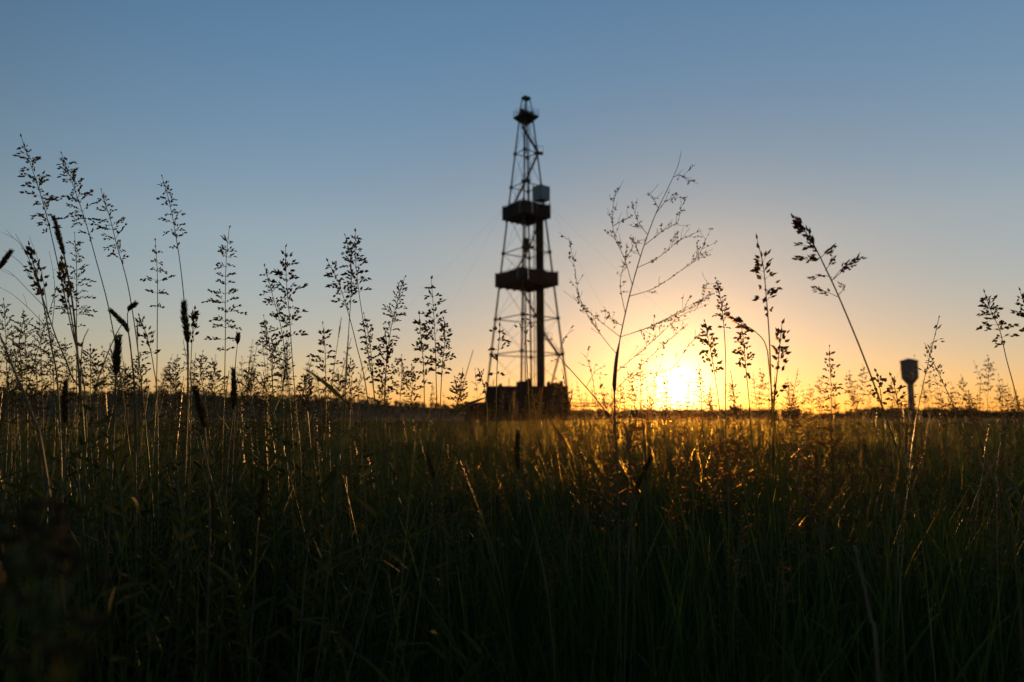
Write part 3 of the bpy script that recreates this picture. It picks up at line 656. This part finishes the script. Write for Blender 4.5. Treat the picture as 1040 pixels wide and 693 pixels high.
stalk('sparse dark grass head in front of the left leg of the derrick', [(508, 326), (507, 345), (505, 370), (504, 420)], 380, 14, 1.5, whorls=5, per=2, sp=.0085, sw=.0024, up=.3)
stalk('small sparse grass head left of the derrick foot', [(487, 377), (491, 390), (494, 405), (496, 440)], 402, 9, 1.6, whorls=4, per=2, sp=.008, sw=.002)
stalk('grass head in front of the pipe column of the derrick', [(533, 312), (534, 345), (536, 380), (538, 430)], 350, 9, 1.6, whorls=5, per=2, sp=.006, sw=.0016, dens=.6)
L2 = ['soft low grass head just right of the leafy weed at the left', 'soft low grass head right behind the stout dark spike', 'soft low grass head between the stout dark spike and the straight tufted head', 'soft low grass head just left of the curled dark spike', 'soft low grass head between the two furry brown spikes', 'soft low grass head just right of the upright furry brown spike', 'lowest soft grass head between the furry spike and the dark wide head', 'soft low grass head left of the lone pyramid shaped head', 'soft low grass head directly right of the pyramid shaped head', 'soft low grass head under the bunch halfway to the derrick', 'soft low grass head beneath the wispy right-leaning head', 'soft grass head left of the shorter dark cone head', 'soft grass head at the foot of the shorter dark cone head', 'soft low grass head right of the tall slender dark cone', 'last soft low grass head before the shed roof', 'soft grass head right above the leaning furry brown spike', 'soft grass head behind the curled dark spike', 'soft grass head behind the narrow-leaved weed top', 'soft low grass head at the far left, half sunk below the ridge line']
LG = 'small soft grass heads rising just above the ridge left of the derrick'
for k, (x, y, w) in enumerate(((100, 368, 16), (128, 372, 14), (142, 360, 15), (172, 372, 15), (216, 366, 14), (256, 372, 15), (268, 380, 12), (312, 378, 12), (344, 378, 13), (356, 366, 12), (388, 380, 15), (408, 362, 14), (418, 372, 13), (462, 384, 12), (470, 376, 8), (206, 358, 12), (180, 362, 12), (92, 352, 13), (30, 388, 14))):
    stalk(L2[k], [(x, y), (x+random.uniform(-2, 3), y+22), (x+random.uniform(-3, 5), y+60)], y+42, w, random.uniform(1.9, 2.6), whorls=9, sp=.0075, sw=.002, group=LG)
# ---- right of the derrick
stalk('dark grass head standing right against the glare of the sun', [(716, 328), (720, 348), (725, 375), (730, 410), (734, 450)], 380, 13, 1.45, whorls=10, sp=.0075, sw=.0022, up=.4)
stalk('brown-tipped narrow grass head, tallest right beside the sun', [(727, 284), (731, 300), (735, 330), (737, 370), (737, 430)], 335, 9, 1.7, whorls=10, sp=.006, sw=.0018, up=.7)
stalk('narrow dark grass head between the brown-tipped head and the big-seeded pair', [(752, 327), (755, 345), (757, 370), (760, 400), (764, 450)], 385, 11, 1.5, whorls=9, sp=.0075, sw=.0022, up=.4)
stalk('big-seeded head with long bare stem, tallest right of the sun', [(769, 244), (775, 270), (778, 300), (781, 340), (783, 390), (785, 440), (790, 520)], 322, 13, 1.3, 'compact', whorls=7, per=2, sp=.0115, sw=.0028, up=.9, r=.0016)
stalk('big-seeded head behind the tallest one right of the sun', [(794, 330), (792, 350), (789, 380), (786, 412), (785, 450)], 410, 11, 1.32, 'compact', whorls=9, per=2, sp=.011, sw=.0027, up=.9, r=.0016)
stalk('left-reaching grass sprig low beside the tall big-seeded head', [(742, 322), (756, 330), (768, 338), (778, 352), (783, 392)], 336, 5, 1.3, 'compact', whorls=4, per=2, sp=.011, sw=.0025, up=1.4, leaf=0)
stalk('blurred grass head halfway between the big-seeded pair and the water tower', [(842, 353), (843, 375), (844, 400), (845, 440)], 415, 12, 2.6, whorls=9, sp=.010, sw=.0028)
stalk('fluffy grass head crossing the slanting stem near the water tower', [(890, 378), (893, 392), (895, 406), (897, 440)], 422, 13, 1.5, whorls=5, per=2, sp=.008, sw=.0024)
stalk('fluffy grass head just left of the water tower column', [(905, 382), (909, 396), (912, 412), (914, 450)], 424, 11, 1.6, whorls=6, per=2, sp=.008, sw=.0022)
# nodding stalk with open arms
nod = stalk('big nodding grass head on a long stem slanting across the right sky', [(807, 223), (818, 236), (828, 252), (838, 272), (852, 302), (876, 360), (900, 425), (925, 500), (950, 600)], 262, 7, 1.2, 'compact', whorls=7, per=3, sp=.011, sw=.0026, up=1.5, r=.0017, leaf=0)
def arm(root, pts, d, n, sp, sw, st=.35, mt='head', r=.0005, spread=.5):
    cv = curve([P(x, y, d+dz) for (x, y, dz) in pts], 4); b = MB(); b.tube(cv, [r*(1.3-.8*i/(len(cv)-1)) for i in range(len(cv))], 4, 0)
    for j in range(n):
        t = st+(1-st)*(j+random.random())/n; q, tg = along(cv, min(t, .995)); o = Vector([random.uniform(-1, 1) for _ in range(3)])
        b.spikelet(q+o*sw, tg+o*spread, sp*random.uniform(.8, 1.2), sw*random.uniform(.8, 1.2), 1)
    b.build('panicle_branch', [M['stem'], M[mt]], root)
for pts, n in (([(833, 262, 0), (822, 264, .02), (809, 262, .03)], 16), ([(833, 262, 0), (840, 256, -.02), (845, 252, -.03)], 14), ([(845, 285, 0), (856, 272, -.02), (875, 261, -.03)], 22),
               ([(845, 285, 0), (860, 272, .02), (867, 271, .03)], 10), ([(845, 282, 0), (836, 280, .02), (822, 284, .03)], 9), ([(852, 302, 0), (840, 297, .02), (826, 293, .02)], 14),
               ([(836, 268, 0), (826, 252, .02), (808, 249, .03)], 12), ([(851, 300, 0), (856, 294, .0), (853, 288, .01)], 6), ([(838, 275, 0), (845, 265, -.02), (846, 260, -.03)], 10)):
    arm(nod, pts, 1.2, n, .010, .0024)
stalk('tall grass head near the right edge of the picture', [(1000, 298), (1007, 318), (1015, 335), (1022, 365), (1030, 395), (1036, 425), (1045, 480)], 352, 16, 1.5, whorls=9, sp=.0085, sw=.0022, up=.3)
stalk('grass head cut off by the right edge of the picture', [(1036, 296), (1042, 315), (1050, 345), (1056, 420)], 350, 14, 1.45, whorls=7, sp=.0085, sw=.0022)
L3 = ['blurred grass head right of the head halfway to the water tower', 'blurred grass head left of the slanting stem of the nodding head', 'blurred grass head just right of the big-seeded pair', 'low blurred grass head at the foot of the big-seeded pair', 'blurred grass head right of the water tower', 'taller blurred grass head between water tower and right edge', 'low blurred grass head under the taller one right of the water tower', 'blurred grass head left of the tall head near the right edge', 'small low blurred grass head left of the tall right-edge head', 'low blurred grass head under the slanting stem', 'tiny blurred head left of the big-seeded pair', 'blurred grass head touching the left of the halfway head', 'blurred head crossed by the stem of the tall right-edge head', 'low blurred head close right of the water tower', 'thin blurred head right beside the big-seeded pair', 'blurred head in the far right corner of the horizon', 'tiny blurred head at the foot of the water tower', 'thin blurred head between the brown-tipped head and the narrow dark head']
LG = 'blurred grass heads above the horizon right of the sun'
for k, (x, y, w) in enumerate(((862, 378, 10), (876, 372, 10), (822, 392, 9), (806, 398, 8), (966, 396, 8), (976, 382, 8), (984, 398, 8), (1003, 362, 9), (993, 398, 7), (868, 396, 10), (772, 376, 6), (831, 384, 9), (1018, 388, 8), (955, 402, 7), (800, 386, 6), (1030, 400, 7), (928, 408, 7), (744, 388, 8))):
    stalk(L3[k], [(x, y), (x+random.uniform(-1, 3), y+18), (x+random.uniform(-3, 5), y+50)], y+36, w, random.uniform(3.6, 5.0), whorls=8, sp=.010, sw=.0026, group=LG)
L4 = ['glowing grass head at the left rim of the sun glare', 'glowing short grass head in the left half of the sun glare', 'glowing grass head directly before the left part of the sun disc', 'glowing low grass head in the middle of the sun disc', 'glowing grass head directly before the right part of the sun disc', 'highest glowing grass head at the right rim of the sun glare', 'glowing grass head right of the wiry weed stem', 'glowing low grass head touching the wiry weed stem on its right', 'glowing head under the dark head right of the sun', 'lowest glowing head right under the sun disc', 'glowing head low under the left rim of the sun glare', 'small head between the derrick foot and the wiry weed', 'glowing head midway between the wiry weed and the sun', 'glowing lowest head left under the sun disc']
LG = 'glowing grass heads in front of the setting sun'
for k, (x, y, w) in enumerate(((652, 362, 7), (664, 384, 6), (676, 378, 9), (688, 392, 9), (700, 384, 8), (710, 372, 9), (640, 376, 9), (630, 388, 8), (722, 392, 8), (690, 404, 10), (660, 400, 10), (606, 396, 8), (645, 398, 9), (675, 408, 9))):
    stalk(L4[k], [(x, y), (x+random.uniform(-2, 2), y+18), (x+random.uniform(-4, 4), y+50)], y+38, w*.85, random.uniform(1.7, 2.8), whorls=8, sp=.0048, sw=.0013, group=LG)

# ---- wiry branching weeds
def weed(label, d, stem, branches, seed, r0=.0022, buds=1.0, twig=1.0, sheath=None):
    random.seed(seed)
    W = [P(x, y, d) for x, y in stem]; g = Vector((W[0].x, W[0].y, gz(W[0].x, W[0].y)))
    root = empty('branching_weed', g, label, 'weed')
    cv = curve([g-Vector((0, 0, .01))]+W, 5); b = MB(); b.tube(cv, [r0*(1.15-.95*i/(len(cv)-1)) for i in range(len(cv))], 6); b.build('stem', M['twig'], root, smooth=True)
    if sheath:
        c2 = curve([P(x, y, d-.002) for x, y in sheath], 4); b = MB(); b.tube(c2, [r0*f for f in np.interp(np.linspace(0, 1, len(c2)), (0, .25, .7, 1), (1.3, 2.6, 2.0, .8))], 8); b.build('dry_sheath', M['twig'], root, smooth=True)
    lines = [[along(cv, k_/120)[0] for k_ in range(121)]]
    for pts in branches:
        n = len(pts); dz = random.uniform(-.08, .08)
        p0 = P(*pts[0], d); near = min((q for cc_ in lines for q in cc_), key=lambda q: (q-p0).length)
        c = curve([near.lerp(P(*pts[1], d), 0)]+[P(x, y, near.y+dz*((i+1)/(n-1))) for i, (x, y) in enumerate(pts[1:])], 5); lines.append([c[0].lerp(c[-1], 0)]+[along(c, k_/30)[0] for k_ in range(31)])
        _c = curve([P(x, y, d+dz*(i/(n-1))) for i, (x, y) in enumerate(pts)], 5)
        b = MB(); b.tube(c, [r0*.38*(1.1-.7*i/(len(c)-1)) for i in range(len(c))], 5)
        side = MB(); L = sum((c[i+1]-c[i]).length for i in range(len(c)-1))
        for k in range(int(L/.022*twig)):
            q, tg = along(c, random.uniform(.15, 1)); o = Vector([random.uniform(-1, 1) for _ in range(3)]); dd = (tg+o*.9).normalized(); l = random.uniform(.008, .034)
            e = q+dd*l; mid = q+dd*l*.5+o*.002; side.tube([q, mid, e], [.0004, .00035, .0003], 3, 0, cap=False)
            for kk in range(random.choice((0, 1, 1, 2, 3))):
                p2 = q.lerp(e, random.uniform(.4, 1)); o2 = Vector([random.uniform(-1, 1) for _ in range(3)])
                if random.random() < buds: side.spikelet(p2, o2, random.uniform(.004, .0075), random.uniform(.0014, .0026), 1)
        for k in range(int(L/.014*buds)):
            q, tg = along(c, random.uniform(.2, 1)); o = Vector([random.uniform(-1, 1) for _ in range(3)]); side.spikelet(q, tg+o, random.uniform(.003, .0055), random.uniform(.001, .0018), 1)
        br = b.build('branch', M['twig'], root); side.build('bud_twigs', [M['twig'], M['bud']], br, off=root.location)
    return root
weed('tall wiry branching weed with tiny buds, tallest thing between the derrick and the sun', 1.25,
     [(628, 520), (625, 440), (624, 400), (627, 360), (637, 310), (650, 262), (664, 222), (678, 192), (688, 170), (692, 153)],
     [[(626, 360), (614, 345), (598, 322), (588, 300), (583, 268), (577, 240)], [(622, 338), (604, 322), (585, 305)],
      [(641, 290), (634, 262), (624, 240), (622, 215), (626, 192)], [(624, 228), (633, 224), (642, 220)], [(655, 240), (648, 225), (641, 205)], [(634, 316), (630, 290), (634, 268), (645, 246)],
      [(636, 300), (664, 293), (690, 276), (708, 262), (720, 236)], [(645, 270), (668, 262), (688, 246), (705, 237)], [(655, 248), (674, 234), (688, 225), (692, 205)], [(665, 218), (676, 205), (689, 198)],
      [(684, 180), (690, 178), (696, 181)], [(668, 212), (660, 196)], [(635, 342), (655, 334), (680, 322), (705, 308), (722, 300)], [(640, 338), (665, 330), (690, 318), (712, 306), (718, 285)],
      [(628, 380), (645, 362), (668, 342), (690, 322), (712, 312)], [(626, 398), (650, 372), (680, 345), (698, 330)], [(660, 400), (680, 375), (700, 350), (712, 338)],
      [(642, 258), (646, 250), (650, 244)], [(630, 330), (622, 326), (618, 316)]], 11, sheath=[(624, 398), (624, 388), (626, 365), (629, 348)], r0=.0016, twig=2.2, buds=2.0)
weed('thin crooked weed leaning left between the derrick and the wiry weed', 1.35, [(640, 470), (622, 430), (605, 405), (585, 382), (568, 362), (552, 335), (545, 322)],
     [[(585, 382), (575, 372), (560, 362)], [(605, 405), (602, 385), (596, 365), (590, 358)], [(568, 362), (572, 345), (582, 335)], [(612, 415), (626, 408), (640, 402)], [(595, 392), (604, 378), (614, 372)]], 5, r0=.0015)
weed('yellow lit weed tangle right at the left of the sun', 1.6, [(655, 470), (652, 430), (650, 400), (655, 375)], [[(650, 410), (640, 390), (636, 372)], [(651, 400), (664, 385), (672, 368)], [(652, 420), (670, 405), (682, 396)], [(652, 425), (632, 412), (618, 402)]], 8, r0=.0016, buds=1.5)
weed('bare leafless weed fanning out over the left edge of the picture', 1.5, [(88, 450), (72, 380), (58, 345), (46, 310), (36, 280), (26, 255), (16, 238)],
     [[(46, 312), (30, 296), (12, 278), (0, 272)], [(40, 290), (22, 268), (4, 254)], [(58, 345), (36, 320), (14, 300), (-4, 290)], [(52, 330), (56, 300), (54, 275), (50, 255)], [(30, 262), (18, 245), (2, 236)], [(66, 365), (44, 345), (20, 336)], [(48, 318), (44, 285), (38, 262), (30, 240)]], 21, buds=.12, twig=.3, r0=.0018)
weed('thin dry twiggy weed at the lower right edge', 1.2, [(1030, 560), (1018, 505), (1008, 470), (996, 436), (984, 412)], [[(1008, 470), (1020, 445), (1024, 420), (1022, 405)], [(996, 436), (1010, 428), (1028, 436)], [(1018, 505), (1040, 478), (1052, 450)], [(984, 412), (976, 400)]], 22, buds=.3, r0=.0016)
random.seed(31)
# ---- vetch-like leafy herb with paired leaves, left
def leafy(label, d, stem, pairs, L, Wd, seed, ang=.9, wild=1):
    random.seed(seed); W = [P(x, y, d) for x, y in stem]; g = Vector((W[0].x, W[0].y, gz(W[0].x, W[0].y)))
    root = empty('leafy_weed', g, label, 'weed'); cv = curve([g]+W, 5); b = MB(); b.tube(cv, [.0019-.0012*i/(len(cv)-1) for i in range(len(cv))], 5); b.build('stem', M['stem'], root)
    t0 = .45 if len(stem) > 2 else .3
    for k in range(pairs):
        q, tg = along(cv, t0+(1-t0)*k/pairs)
        for s_ in (-1, 1):
            if random.random() < .12: continue
            q = along(cv, min(.99, t0+(1-t0)*(k+random.uniform(-.4, .4))/pairs+.003))[0]; aa = (0 if s_ > 0 else math.pi)+k*1.1*wild+random.uniform(-.6, .6)
            sd = Vector((math.cos(aa), math.sin(aa), random.uniform(-.3, .2))); dr = (sd*ang*random.uniform(.6, 1.5)+tg).normalized()
            n = dr.cross(Vector((random.uniform(-.5, .5), 1, random.uniform(-.3, .6)))).normalized(); b = MB()
            vs = []; fs = []; l = L*random.uniform(.6, 1.3)*(1.15-.5*k/pairs)*(1 if pairs < 15 else 1.5)
            for i in range(6):
                t = i/5; ww = Wd*math.sin(math.pi*min(.98, .06+t*.92))**.7; c = q+dr*l*t+Vector((0, 0, -.12*l*t*t)); f_ = dr.cross(n)*ww*.3
                vs += [c-n*ww+f_, c, c+n*ww+f_]
            for i in range(5): o = i*3; fs += [(o, o+1, o+4, o+3), (o+1, o+2, o+5, o+4)]
            b.add(vs, fs); b.build('leaf', M['herb'], root, smooth=True)
    return root
leafy('dark weed with rows of narrow paired leaves at the left against the sky', 1.25, [(88, 520), (92, 440), (96, 400), (106, 368), (118, 340), (125, 328)], 13, .025, .0036, 3)
leafy('dark narrow-leaved weed left of the stout spike, top just above the ridge', 1.3, [(82, 520), (83, 440), (82, 390), (84, 350), (90, 334)], 12, .024, .0034, 4)
leafy('leafy weed standing low in the left foreground below the stout spike', 1.1, [(130, 640), (128, 560), (120, 480), (108, 430)], 17, .030, .0036, 6)
leafy('leafy weed low in the foreground below the furry brown spikes', 1.15, [(200, 660), (190, 560), (182, 500), (178, 460)], 17, .030, .0036, 9)
leafy('broad-leaved weed low in the foreground between ridge end and derrick', 1.25, [(300, 620), (310, 540), (318, 490), (322, 462)], 16, .030, .0036, 12)
leafy('arching weed with pinnate leaves in the far left foreground', 1.1, [(70, 620), (52, 520), (30, 460), (8, 440)], 16, .028, .0034, 14)
leafy('sagging leafy weed at the bottom left beside the blurred flowers', 1.0, [(150, 690), (160, 620), (176, 560), (196, 520)], 16, .03, .0036, 15)
leafy('low leafy weed right of the arching weed in the left foreground', 1.15, [(246, 690), (240, 600), (232, 540), (222, 500)], 16, .03, .0036, 16)
# ---- single stems and spikes in the dark grass
def stick(name, label, cat, pts, d, r, mt, sm=6):
    W = [P(x, y, d+dz) for x, y, dz in pts]; root = empty(name, (W[0].x, W[0].y, gz(W[0].x, W[0].y)), label, cat)
    g = Vector((W[0].x, W[0].y, -.01)); cv = curve([g]+W, 5); b = MB(); b.tube(cv, [r*(1.1-.6*i/(len(cv)-1)) for i in range(len(cv))], sm); b.build('stem', M[mt], root, smooth=True)
    for k in range(2):
        q, tg = along(cv, .4+.25*k); b = MB(); b.tube([q-tg*.004, q, q+tg*.004], [r*1.05, r*1.5, r*1.05], 6); b.build('node', M[mt], root)
    b = MB(); q, tg = along(cv, .55); b.blade(q, tg+Vector((.4, .2, 0)), .14, .003, .7, 5); b.build('leaf_blade', M['dry' if mt == 'dry' else 'leaf'], root)
    return root
stick('dry_stem', 'pale bleached stem leaning in the dark grass at the lower right', 'grass stalk', [(892, 690, 0), (884, 630, 0), (876, 590, 0), (868, 555, 0)], .8, .0022, 'dry')
stick('dry_stem', 'thin white dry stalk catching light in the grass below the right horizon', 'grass stalk', [(1040, 530, 0), (1018, 500, 0), (1005, 482, 0), (996, 464, 0)], 1.3, .0017, 'dry')
stalk('lone dark spike on a green stem in the grass right below the derrick', [(526, 440), (525, 456), (527, 478), (538, 520), (552, 580), (560, 640)], 480, 4.2, 1.25, 'spike', r=.0018)
stalk('yellow lit spike low in the grass between ridge end and derrick', [(434, 462), (438, 476), (443, 492), (452, 540), (456, 620)], 494, 3.2, 1.3, 'spike', r=.0016)
stalk('dark spike slanting in the grass below the wiry weed', [(660, 466), (654, 480), (646, 498), (640, 540), (636, 620)], 500, 3.6, 1.25, 'spike', r=.0016)
stalk('brown spike in the left foreground leaning right', [(268, 486), (266, 505), (262, 530), (258, 600)], 528, 4, 1.15, 'spike', r=.0018)
# ---- blurred flower heads close to the lens
def flowerhead(label, pts, d, rad, n, seed):
    random.seed(seed); W = [P(x, y, d) for x, y in pts]; g = Vector((W[-1].x, W[-1].y+.05, 0)); root = empty('flowering_herb', g, label, 'flower')
    W0 = W[0]; cv = curve([g, (g+W0)/2+Vector((.01, 0, 0)), W0], 5); b = MB(); b.tube(cv, .0017, 5); b.build('stem', M['stem'], root)
    for k in range(n):
        c = W0+Vector((random.gauss(0, rad), random.gauss(0, rad), random.gauss(0, rad*.8))); b = MB()
        b.tube([W0+Vector((0, 0, -rad*1.6)), W0.lerp(c, .6)+Vector((0, 0, -rad*.5)), c], [.0008, .0007, .0005], 4, 0)
        for j in range(14):
            o = Vector([random.gauss(0, 1) for _ in range(3)]).normalized(); o.z = abs(o.z); b.spikelet(c+o*.001, o, .0055, .0018, 1)
        b.build('floret', [M['stem'], M['flower']], root)
    return root
for k, (x, y, dd, l) in enumerate(((34, 545, .40, 'highest blurred brownish flower head in the bottom left corner'), (52, 600, .36, 'blurred brownish flower head in the middle of the bottom left corner'),
                                   (70, 672, .33, 'lowest blurred brownish flower head touching the bottom edge at the left'), (10, 560, .37, 'blurred brownish flower head cut by the left edge'))):
    flowerhead(l, [(x, y), (x+8, 720)], dd, .012, 14, 40+k)
random.seed(77)
HAZE = 1.8e-5
# ------------------------------------------------------------------ haze in the evening air
hzm = bpy.data.materials.new('evening_haze'); hzm.use_nodes = True; t = hzm.node_tree; t.nodes.remove(t.nodes['Principled BSDF'])
pv = t.nodes.new('ShaderNodeVolumePrincipled'); pv.inputs['Color'].default_value = (.95, .9, .82, 1); pv.inputs['Density'].default_value = HAZE; pv.inputs['Anisotropy'].default_value = .85
t.links.new(pv.outputs[0], t.nodes['Material Output'].inputs['Volume'])
b = MB(); b.box((0, 400, 29.5), (1900, 1500, 31.5)); hz_ob = b.build('haze', hzm); hz_ob['kind'] = 'stuff'; hz_ob['label'] = 'thin warm evening haze over the whole field'; hz_ob['category'] = 'haze'
